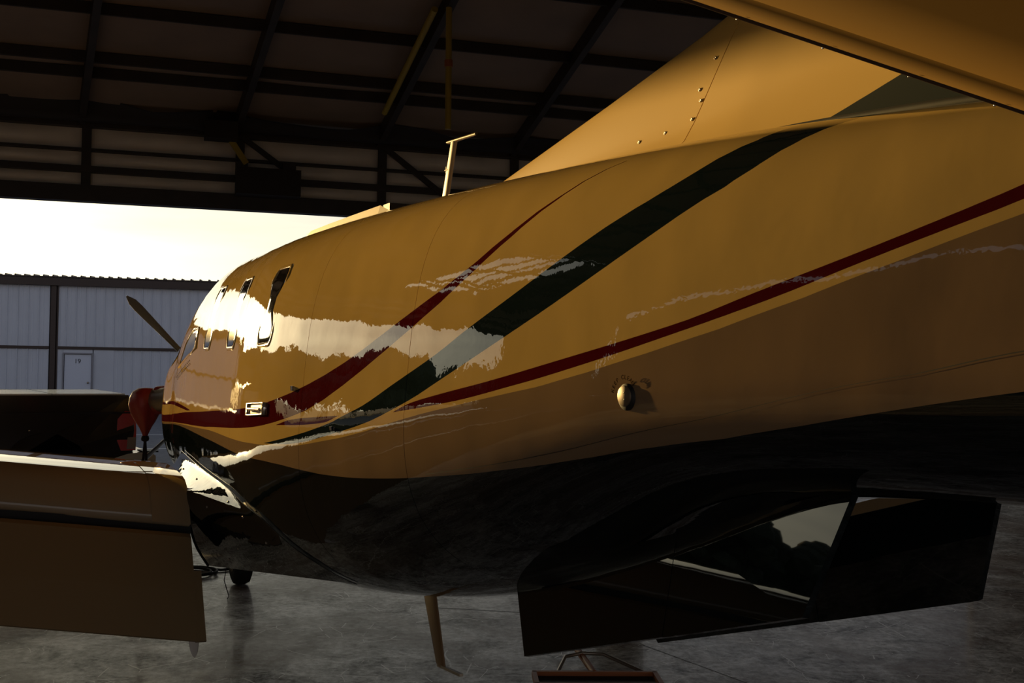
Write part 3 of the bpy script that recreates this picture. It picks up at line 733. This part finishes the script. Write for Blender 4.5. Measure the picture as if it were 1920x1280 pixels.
# hanging blade antenna under the belly
zb = hermite(ST, B_, 8.3)
la = MB(); rows = []
for t in [i/5 for i in range(6)]:
    s = 8.235+.20*t; z = .86+(.50-.86)*t; c = .112-.045*t
    rows.append([PL(s+c*math.cos(a), .011*math.sin(a), z) for a in [2*PI*k/12 for k in range(12)]])
la.grid(rows, True, closed=True)
lo = la.build('belly_antenna', mat('tan_antenna_paint', (.24, .13, .05), .5), root)
MB().beam(PL(8.40, 0, .497), PL(8.72, 0, .53), .02, .014).build('antenna_foot', M['steel'], lo)
MB().grid([[PL(s, y, hermite(ST, B_, s)-.006) for y in (-.035, .035)] for s in (8.12, 8.25, 8.4, 8.55, 8.7)], True).build('antenna_base', M['steel'], lo)

# ventral fins
def vfin(sg):
    def pt(s, l, z): return PL(s, sg*l, z)
    def plate(A, B, C, D, th):   # corner loop root-front, root-rear, tip-rear, tip-front
        n = (B-A).cross(D-A).normalized()*th/2
        mb = MB(); mb.prism([p+n for p in (A, B, C, D)], -2*n); return mb
    rf, rr, tr_, tf = pt(9.88, .24, 1.27), pt(11.80, .24, 1.845), pt(11.68, .295, 1.51), pt(10.09, .295, 1.005)
    u = .60; mr = rf.lerp(rr, .60); mt = tf.lerp(tr_, .60)
    a = plate(rf, mr, mt, tf, .02).build('ventral_fin', M['strake'], root)
    plate(mr+Vector((.004, 0, 0)), rr, tr_, mt+Vector((.004, 0, 0)), .02).build('rear_panel', M['strake'], a)
M['strake'] = mat('strake_paint', (.006, .009, .009), .6, 0, 1.0, spec=0, bump=(5, .05, .003), coat_rough=.015)
vfin(1); vfin(-1)

# wings: sections in (s, z) carried outboard with dihedral
WSEC = [(4.95, 1.08), (5.02, 1.17), (5.2, 1.245), (5.5, 1.31), (5.9, 1.336), (6.3, 1.341), (6.66, 1.334), (6.78, 1.322), (6.87, 1.292), (6.94, 1.24), (7.0, 1.17), (7.06, 1.085), (7.03, 1.07), (6.9, 1.05), (6.5, 1.02), (5.8, 1.0), (5.2, 1.0), (5.0, 1.03)]
def wsec(l, sg):
    k = 1-.055*(l-1.1)*.9; dz = .118*(l-1.1)
    return [PL(5.3+(s-5.3)*k, sg*l, 1.12+(z-1.12)*k+dz) for s, z in WSEC]
for sg in (1, -1):
    rows = [wsec(l, sg) for l in (1.095, 1.6, 2.4, 4, 6, 7.6, 8.05)]
    mb = MB().grid(rows, True, closed=True); mb.add(rows[-1], [tuple(range(len(WSEC)))]); mb.add(rows[0], [tuple(range(len(WSEC)))])
    wg = mb.build('wing', M['wing_paint'], root)
    wr = [[q+Vector((0, 0, 0)) for q in r] for r in (wsec(1.02, sg), wsec(1.24, sg))]
    # inboard panel of the shroud, standing slightly proud
    P = [[p+Vector((.003, 0, .004)) for p in r[4:12]] for r in (wsec(1.09, sg), wsec(1.2, sg), wsec(1.31, sg))]
    MB().grid(P, True).build('inboard_panel', M['wing_paint'], wg)
    cv = [[PL(s, sg*l, z+.118*(l-1.1)) for s, z in ((7.0, 1.09), (6.98, .95), (6.9, .80))] for l in (1.08, 2.4, 5.2)]
    MB().grid(cv, True).build('slot_shade_sheet', M['black'], wg)  # black sheet stands in for the shade inside the flap slot
    # flap, fully extended
    FS = [(7.10, 1.03), (7.14, 1.045), (7.19, 1.03), (7.40, .76), (7.565, .515), (7.55, .505), (7.36, .70), (7.14, .93), (7.08, .99)]
    def fsec(l, a=0, b=None):
        k = 1-.055*(l-1.1)*.9; dz = .118*(l-1.1)
        return [PL(5.3+(s-5.3)*k, sg*l, 1.12+(z-1.12)*k+dz) for s, z in FS]
    rows = [fsec(l) for l in (1.105, 1.6, 2.4, 4.0, 5.2)]
    mb = MB().grid(rows, False, closed=True); mb.add(rows[0], [tuple(range(len(FS)))]); mb.add(rows[-1], [tuple(range(len(FS)))])
    fp = mb.build('flap', M['flap_paint'], root)
    # lower inboard extension of the flap
    FE = [(7.325, .86), (7.567, .515), (7.55, .505), (7.30, .80)]
    MB().prism([PL(s, sg*1.065, z) for s, z in FE], (0, -sg*.058, 0)).build('flap_extension', M['flap_paint'], fp)
    MB().grid([[PL(7.53+.05*t, sg*(1.13+.028*math.cos(a)*math.sqrt(max(0.0, 1-t**2.2))), 0.535-.10*t+.014*math.sin(a)*(1-.6*t)) for a in [2*PI*k/12 for k in range(12)]] for t in (0, .25, .5, .7, .85, .95, 1)], True, closed=True).build('flap_track_fairing', M['fairing'], fp)
    # root fairing between wing and fuselage
    U_ = [(5.6, -16), (6.1, -16.6), (6.8, -18.3), (7.515, -20.1), (7.9, -24.0), (8.235, -28.6), (8.505, -38.9), (8.649, -46.2), (8.72, -56)]
    Lp = [(5.7, 1.10, 1.16), (6.2, 1.115, 1.19), (6.6, 1.115, 1.23), (6.80, 1.115, 1.26), (6.92, 1.105, 1.20), (6.93, 1.085, 1.10), (6.88, 1.03, .93), (6.80, .94, .785)]
    def cat(pts, q):
        n = len(pts)-1; x = q*n; i = min(int(x), n-1); t = x-i
        p0, p1, p2, p3 = pts[max(i-1, 0)], pts[i], pts[i+1], pts[min(i+2, n)]
        return [.5*((2*b)+(-a+c)*t+(2*a-5*b+4*c-d)*t*t+(-a+3*b-3*c+d)*t**3) for a, b, c, d in zip(p0, p1, p2, p3)]
    P = []
    for i in range(25):
        q = i/24; us, up_ = cat(U_, q); ls, ll, lz = cat(Lp, q)
        pu = SK(us, up_, .006); 
        if sg < 0: pu = Vector((pu.x, -pu.y, pu.z))
        pl_ = PL(ls, sg*ll, lz); r = []
        for j in range(13):
            t = j/12; p = pl_.lerp(pu, t)
            # keep the fillet clear of the skin it leans on
            s = p.x+S0; w = hermite(ST, W_, s); zc = hermite(ST, C_, s); bt = hermite(ST, B_, s)
            k = min(1, max(0, (zc-p.z)/(zc-bt))); lim = w*max(0, 1-k**ND)**(1/ND)+.012
            l = abs(p.y)
            if l < lim: l = lim
            r.append(Vector((p.x, -sg*l, p.z)))
        P.append(r)
    fa = MB().grid(P, True).build('wing_root_fairing', M['belly'], root)
    MB().tube([r[0] for r in P], .008, 8).build('fairing_lip', M['belly'], fa)
    MB().tube([r[-1] for r in P], .0022, 6).build('fairing_seam', M['belly'], fa)
    # screws on the fairing
    for i, j in ((3, 8), (6, 8), (9, 8), (12, 9), (15, 9), (18, 9), (20, 5), (22, 3), (5, 4), (14, 4)):
        c = P[i][j]
        MB().lathe([(.007, -.004), (.007, .004), (0, .006)], Matrix.Translation(c) @ Matrix.Rotation(R(90*sg), 4, 'X'), 8).build('fairing_screw', M['steel'], fa)
# belly blister ahead, landing gear
def wheel(name, c, rad, wid, axis_l=True):
    prof = [(rad*.45, -wid*.5), (rad*.75, -wid*.5), (rad*.93, -wid*.40), (rad, -wid*.18), (rad, wid*.18), (rad*.93, wid*.40), (rad*.75, wid*.5), (rad*.45, wid*.5)]
    t = MB().lathe(prof, Matrix.Translation(c) @ Matrix.Rotation(R(90), 4, 'X'), 32).build(name, M['tyre'], root)
    MB().lathe([(0, -wid*.42), (rad*.3, -wid*.45), (rad*.47, -wid*.5), (rad*.47, wid*.5), (rad*.3, wid*.45), (0, wid*.42)], Matrix.Translation(c) @ Matrix.Rotation(R(90), 4, 'X'), 24).build('wheel_hub', M['steel'], t)
NW = PL(3.70, .14, .215)
wheel('nose_wheel', NW, .215, .165)
MB().tube([NW+Vector((0, .10, 0)), NW+Vector((-.02, .10, .25)), NW+Vector((-.02, 0, .30)), NW+Vector((-.05, 0, .8))], [.03, .035, .05, .055], 12).build('nose_gear_leg', M['steel'], root)
for sg in (1, -1):
    c = PL(6.0, sg*2.5, .28); wheel('main_wheel', c, .28, .2)
    MB().tube([c+Vector((0, sg*.14, 0)), c+Vector((-.35, sg*.14, .22)), c+Vector((-.35, sg*.05, .95))], [.04, .05, .055], 12).build('main_gear_leg', M['steel'], root)

# ================================================================== THINGS AROUND THE AIRCRAFT
# red exhaust cover with tie straps
ec = empty('exhaust_cover', PW(2.25, .84, 0), 0, label='red vinyl exhaust cover tied over the stack beside the airplane nose', category='cover')
mb = MB(); prof = [(.015, 1.22), (.03, 1.27), (.055, 1.33), (.095, 1.40), (.13, 1.47), (.150, 1.56), (.150, 1.63), (.125, 1.69), (.07, 1.725), (.0, 1.73)]
rows = []
for r, z in prof:
    rows.append([(r*(1+.10*math.sin(5*a+z*6)*(1 if z < 1.6 else .4))*math.cos(a)*1.02, r*(1+.10*math.sin(5*a+z*6)*(1 if z < 1.6 else .4))*math.sin(a), z) for a in [2*PI*k/40 for k in range(40)]])
mb.grid(rows, True, closed=True).build('cover_bag', M['redcloth'], ec)
sl = MB()
P = [[Vector((.10+.16*t, -.05*t, 1.60+.03*t))+Vector((0, math.cos(a), math.sin(a)))*.145*(1-.05*t) for a in [2*PI*k/24 for k in range(24)]] for t in (0, .35, .7, 1)]
sl.grid(P, True, closed=True).build('cover_sleeve', M['redcloth'], ec)
MB().lathe([(.018, 1.19), (.036, 1.20), (.04, 1.22), (.034, 1.245), (.016, 1.25)], None, 16).build('knot', M['strap'], ec)
MB().tube([(0, 0, 1.21), (-.02, .0, .95), (-.07, -.02, .5), (-.09, -.02, .012), (-.2, -.1, .01)], .013, 8).build('strap', M['strap'], ec)
MB().tube([(0, 0, 1.21), (.02, 0, .98), (.045, .01, .5), (.06, .02, .012), (.2, .05, .01)], .013, 8).build('strap', M['strap'], ec)

# pickup truck, tail towards the airplane nose
TA = math.atan2(-.53, -.85)
tk = empty('pickup_truck', (-4.93, 14.4, 0), TA, label='dark brown pickup truck parked with its tail by the airplane nose', category='truck'); tk.scale = (1, 1, .955)
# local: x forward from the tail, y to the truck's left (the side we see), z up
def tkside(x, z, y): return Vector((x, y, z))
prof = [(0.0, .82), (-.02, 1.1), (0.0, 1.42), (.05, 1.575), (2.25, 1.58), (2.25, .62), (1.95, .60)]
arch = [(1.05+.52*math.cos(R(a)), .58+.50*math.sin(R(a))) for a in range(8, 173, 12)]
outl = prof[:5]+[(2.25, .58), (1.57, .58)]+arch[0:]+[(.50, .60), (.06, .72)]
mb = MB()
def sidewall(y0, y1):
    n = len(outl); a = []; b = []
    for x, z in outl:
        k = .05*max(0, (z-1.15)/.4)**2+.04*max(0, (.95-z)/.4)
        sgn = 1 if y1 > y0 else -1
        a.append((x, y1-sgn*k, z)); b.append((x, y0, z))
    mb.add(a+b, [(i, (i+1) % n, n+(i+1) % n, n+i) for i in range(n)]); 
    bm = bmesh.new(); vs = [bm.verts.new(p) for p in a]; bm.faces.new(vs); bmesh.ops.triangulate(bm, faces=bm.faces[:])
    bm.verts.index_update(); mb.add([v.co.copy() for v in bm.verts], [tuple(v.index for v in f.verts) for f in bm.faces]); bm.free()
sidewall(-.10, 0.0); sidewall(-1.90, -2.0)
bed = mb.build('truck_bed', M['truck'], tk)
MB().box((1.15, -1.0, .72), (2.2, 1.82, .06)).build('bed_floor', M['black'], bed)
MB().beam((.02, -.003, 1.335), (2.23, -.003, 1.335), .02, .02).build('body_line', M['truck'], bed)
for x0, x1 in ((.10, .98), (1.0, 1.72), (1.84, 2.2)):
    MB().prism([(x0, -.03, 1.575), (x1, -.03, 1.575), (x1, -1.97, 1.555), (x0, -1.97, 1.555)], (0, 0, .02)).build('tonneau_panel', M['tonneau'], tk)
MB().box((-.02, -1.0, 1.16), (.07, 1.6, .74)).build('tailgate', M['truck'], tk)
for y in (-.02, -1.98):
    sg = 1 if y > -1 else -1
    pz = [(-.045, .82), (-.05, 1.1), (-.03, 1.34), (.10, 1.36), (.19, 1.25), (.20, .98), (.14, .82)]
    tl = MB().prism([(x, y+sg*.012, z) for x, z in pz], (0, -sg*.14, 0)).build('tail_light', M['taillight'], tk)
    MB().prism([(x, y+sg*.016, z) for x, z in ((-.046, .84), (-.05, 1.0), (.06, 1.0), (.07, .84))], (0, -sg*.1, 0)).build('reverse_lens', M['lens_clear'], tl)
MB().prism([(-.26, .02, .50), (-.30, .02, .56), (-.30, .02, .74), (-.22, .02, .80), (.05, .02, .78), (.30, .02, .70), (.34, .02, .46), (.0, .02, .46)], (0, -2.04, 0)).build('bumper', M['bumper'], tk)
MB().box((-.20, .0, .81), (.2, .3, .02)).build('bumper_step', M['black'], tk)
cab = MB(); cp = [(2.28, .58), (2.28, 1.56), (2.42, 2.02), (2.7, 2.12), (3.6, 2.10), (4.05, 1.92), (4.5, 1.52), (5.9, 1.38), (6.15, 1.2), (6.15, .6)]
n = len(cp); rows = []
for y in (-2.0, -1.98, -.02, 0.0): rows.append([(x, (y if z < 1.57 else -1+(y+1)*.84), z) for x, z in cp])
cab.grid(rows[0:4], False, closed=True); cab.add(rows[0], [tuple(range(n))]); cab.add(rows[-1], [tuple(range(n))])
cab.build('cab', M['truck'], tk)
for y in (-.155+.03, -1.845-.03):
    MB().prism([(2.46, y, 1.62), (2.58, y, 2.0), (3.4, y, 2.0), (3.4, y, 1.62)], (0, .03 if y > -1 else -.03, 0)).build('side_window', M['glass'], tk)
wprof = [(.2, -.12), (.33, -.12), (.39, -.09), (.40, -.04), (.40, .04), (.39, .09), (.33, .12), (.2, .12)]
for x in (1.05, 4.95):
    for y in (-.16, -1.84):
        t = MB().lathe(wprof, Matrix.Translation((x, y, .40)) @ Matrix.Rotation(R(90), 4, 'X'), 28).build('wheel', M['tyre'], tk)
        MB().lathe([(0, -.06), (.1, -.09), (.21, -.11), (.21, .11), (.1, .09), (0, .06)], Matrix.Translation((x, y, .40)) @ Matrix.Rotation(R(90), 4, 'X'), 20).build('wheel_rim', M['steel'], t)
MB().lathe([(.014, -.01), (.014, .008), (0, .012)], Matrix.Translation((1.25, .0, 1.12)) @ Matrix.Rotation(R(-90), 4, 'X'), 10).build('fuel_lock', M['chrome'], bed)

# neighbour's wing overhead, upper right
nw = empty('neighbor_wing', (.7, 1.5, 2.49), 0, label='gold underside of another aircraft wing overhead, top right corner', category='wing')
O = Vector((.7, 1.5, 2.49))
def NWp(t, q):       # t along the edge (0 right end .. 1 left end), q chordwise profile index
    x = 1.02-4.2*t
    ez = 2.4985-.3135*(x-.692) if x > -3 else 0
    prof = [(1.500, 0.0), (1.493, -.007), (1.44, -.018), (1.365, -.036), (1.352, -.031), (1.343, -.038), (1.20, -.042), (.95, -.034), (.55, -.018), (.1, .01), (.0, .04), (.1, .11), (.5, .17), (.95, .13), (1.3, .045), (1.49, .006)]
    y, dz = prof[q]
    if q == 4 or q in (3, 5): y -= .0*t
    return Vector((x, y, ez+dz))-O
rows = [[NWp(t, q) for q in range(16)] for t in [i/14 for i in range(15)]]
mb = MB().grid(rows, True, closed=True); mb.add(rows[0], [tuple(range(16))]); mb.add(rows[-1], [tuple(range(16))])
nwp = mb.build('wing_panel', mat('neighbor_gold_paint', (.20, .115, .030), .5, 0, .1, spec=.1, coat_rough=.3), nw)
MB().tube([r[0]+Vector((0, .002, -.002)) for r in rows], .0065, 8).build('edge_strip', mat('worn_edge_paint', (.13, .08, .045), .5), nw)
for i in range(9):
    t = .06+.028*i; p = NWp(t, 1)
    MB().lathe([(.0016, -.001), (.0016, .0006), (0, .001)], Matrix.Translation(p+Vector((0, .003, -.005))) @ Matrix.Rotation(R(180), 4, 'X'), 8).build('edge_rivet', M['chrome'], nw)

# tow bar with a boxed head on the floor beyond the tail
tb = empty('tow_bar', (.58, 6.98, 0), R(3), label='orange rimmed tow bar head with Y shaped handle on the floor', category='tow bar')
MB().box((0, 0, .045), (.74, .24, .09)).build('head_box', M['black'], tb)
rim = MB()
for y in (-.13, .13): rim.box((0, y, .10), (.80, .03, .035))
for x in (-.39, .39): rim.box((x, 0, .10), (.03, .26, .035))
rim.build('orange_rim', M['orange'], tb)
MB().tube([(0, .14, .10), (-.06, .6, .13), (-.12, 1.2, .14)], .022, 10).build('draw_bar', M['orange'], tb)
MB().tube([(-.24, .14, .10), (-.16, .42, .13), (-.04, .47, .14), (.10, .45, .14), (.34, .14, .10)], .012, 8).build('yoke', M['steel'], tb)
for x in (-.3, .3):
    MB().lathe([(.03, -.02), (.05, -.02), (.05, .02), (.03, .02)], Matrix.Translation((x, -.17, .05)) @ Matrix.Rotation(R(90), 4, 'Y'), 16).build('caster', M['rubber'], tb)

# coiled hose and wire by the nose wheel
hz = MB(); pts = []
for i in range(60):
    a = i/59*2*PI*2.3; r = .20+.03*math.sin(a*.7)
    pts.append((-3.02+r*1.25*math.cos(a), 10.45+r*math.sin(a), .014+.010*(i/59)*2))
pts += [(-2.75, 10.6, .016), (-2.6, 10.72, .014), (-2.5, 10.74, .014)]
o = hz.tube(pts, .013, 8).build('hose', M['rubber']); o['label'] = 'black hose coiled on the floor between the flap and nose wheel'; o['category'] = 'hose'
o = MB().tube([PW(4.4, .35, .74), PW(4.42, .36, .5), PW(4.45, .42, .2), PW(4.3, .35, .03), PW(4.28, .36, .004)], .004, 6).build('ground_wire', M['rubber']); o['label'] = 'thin black wire hanging under the belly beside the nose wheel'; o['category'] = 'wire'

# overhead: drape, pipes, door operator
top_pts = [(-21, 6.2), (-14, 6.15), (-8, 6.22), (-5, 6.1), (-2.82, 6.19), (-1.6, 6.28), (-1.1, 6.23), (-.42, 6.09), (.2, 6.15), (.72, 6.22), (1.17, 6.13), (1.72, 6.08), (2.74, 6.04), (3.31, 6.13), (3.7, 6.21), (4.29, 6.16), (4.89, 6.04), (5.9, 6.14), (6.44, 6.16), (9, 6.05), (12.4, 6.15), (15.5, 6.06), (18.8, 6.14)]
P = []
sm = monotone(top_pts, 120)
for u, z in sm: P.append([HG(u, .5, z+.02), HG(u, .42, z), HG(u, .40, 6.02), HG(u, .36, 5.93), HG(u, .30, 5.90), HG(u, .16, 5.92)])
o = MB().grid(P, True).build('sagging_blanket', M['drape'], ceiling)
def ytube(a, b, r, name, label, m, joint=None):
    e = empty(name, a, 0, label=label, category='pipe'); A_ = Vector(a)
    MB().tube([Vector(a)-A_, Vector(b)-A_], r, 10).build('pipe_run', m, e)
    if joint:
        j = Vector(a).lerp(Vector(b), joint)-A_; d = (Vector(b)-Vector(a)).normalized()*.05
        MB().tube([j-d, j+d], r*1.35, 10).build('coupling', M['orange'], e)
ytube(HG(3.72, 4.45, 7.18), HG(4.62, 4.45, 4.9) if False else HG(3.745, 4.45, 5.4), .045, 'pipe', 'yellow vertical pipe dropping from the roof behind the antenna', M['yellow'], .46)
ytube(HG(3.52, 4.40, 7.15), HG(3.36, 1.34, 6.24), .05, 'pipe', 'yellow sloping pipe slung along the rafter left of the vertical pipe', M['yellow'])
op = empty('door_operator', HG(.9, .35, 4.9), HA, label='dark door operator and gearbox hung on the wall above the door opening', category='motor')
def opb(u0, u1, w0, w1, z0, z1, name, m): 
    MB().box(((u0+u1)/2-.9, -((w0+w1)/2-.35), (z0+z1)/2-4.9), (u1-u0, w1-w0, z1-z0)).build(name, m, op)
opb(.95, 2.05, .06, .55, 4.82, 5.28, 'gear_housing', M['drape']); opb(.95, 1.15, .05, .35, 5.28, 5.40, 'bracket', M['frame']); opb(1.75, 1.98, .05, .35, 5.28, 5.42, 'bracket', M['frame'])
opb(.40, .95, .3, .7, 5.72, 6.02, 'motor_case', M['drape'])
MB().beam(Vector((.86-.9, -.02, 5.74-4.9)), Vector((1.12-.9, -.02, 5.36-4.9)), .10, .05, up=(0, 1, 0)).build('belt_guard', M['yellow'], op)

# parts that look different from the rest of their thing
PART_LABELS = {'tail_light': 'red tail lamp lens', 'bumper': 'dull chrome rear bumper', 'tonneau_panel': 'bed cover panel whitened for sky reflection', 'orange_rim': 'orange painted rim',
 'fin_seal': 'dark rubber seal strip', 'static_port': 'round bare metal port disc', 'door_handle_plate': 'bright metal handle plate', 'whip_antenna': 'pale tee-shaped blade antenna',
 'belly_antenna': 'tan blade antenna hanging below', 'roof_fairing': 'low cream roof fairing', 'knot': 'dark knotted strap', 'coupling': 'orange pipe coupling', 'belt_guard': 'yellow sloping guard',
 'door_number': 'black door number 19', 'placard_text': 'small arched black lettering'}
for o in bpy.data.objects:
    k = o.name.split('.')[0]
    if o.parent and k in PART_LABELS: o['label'] = PART_LABELS[k]
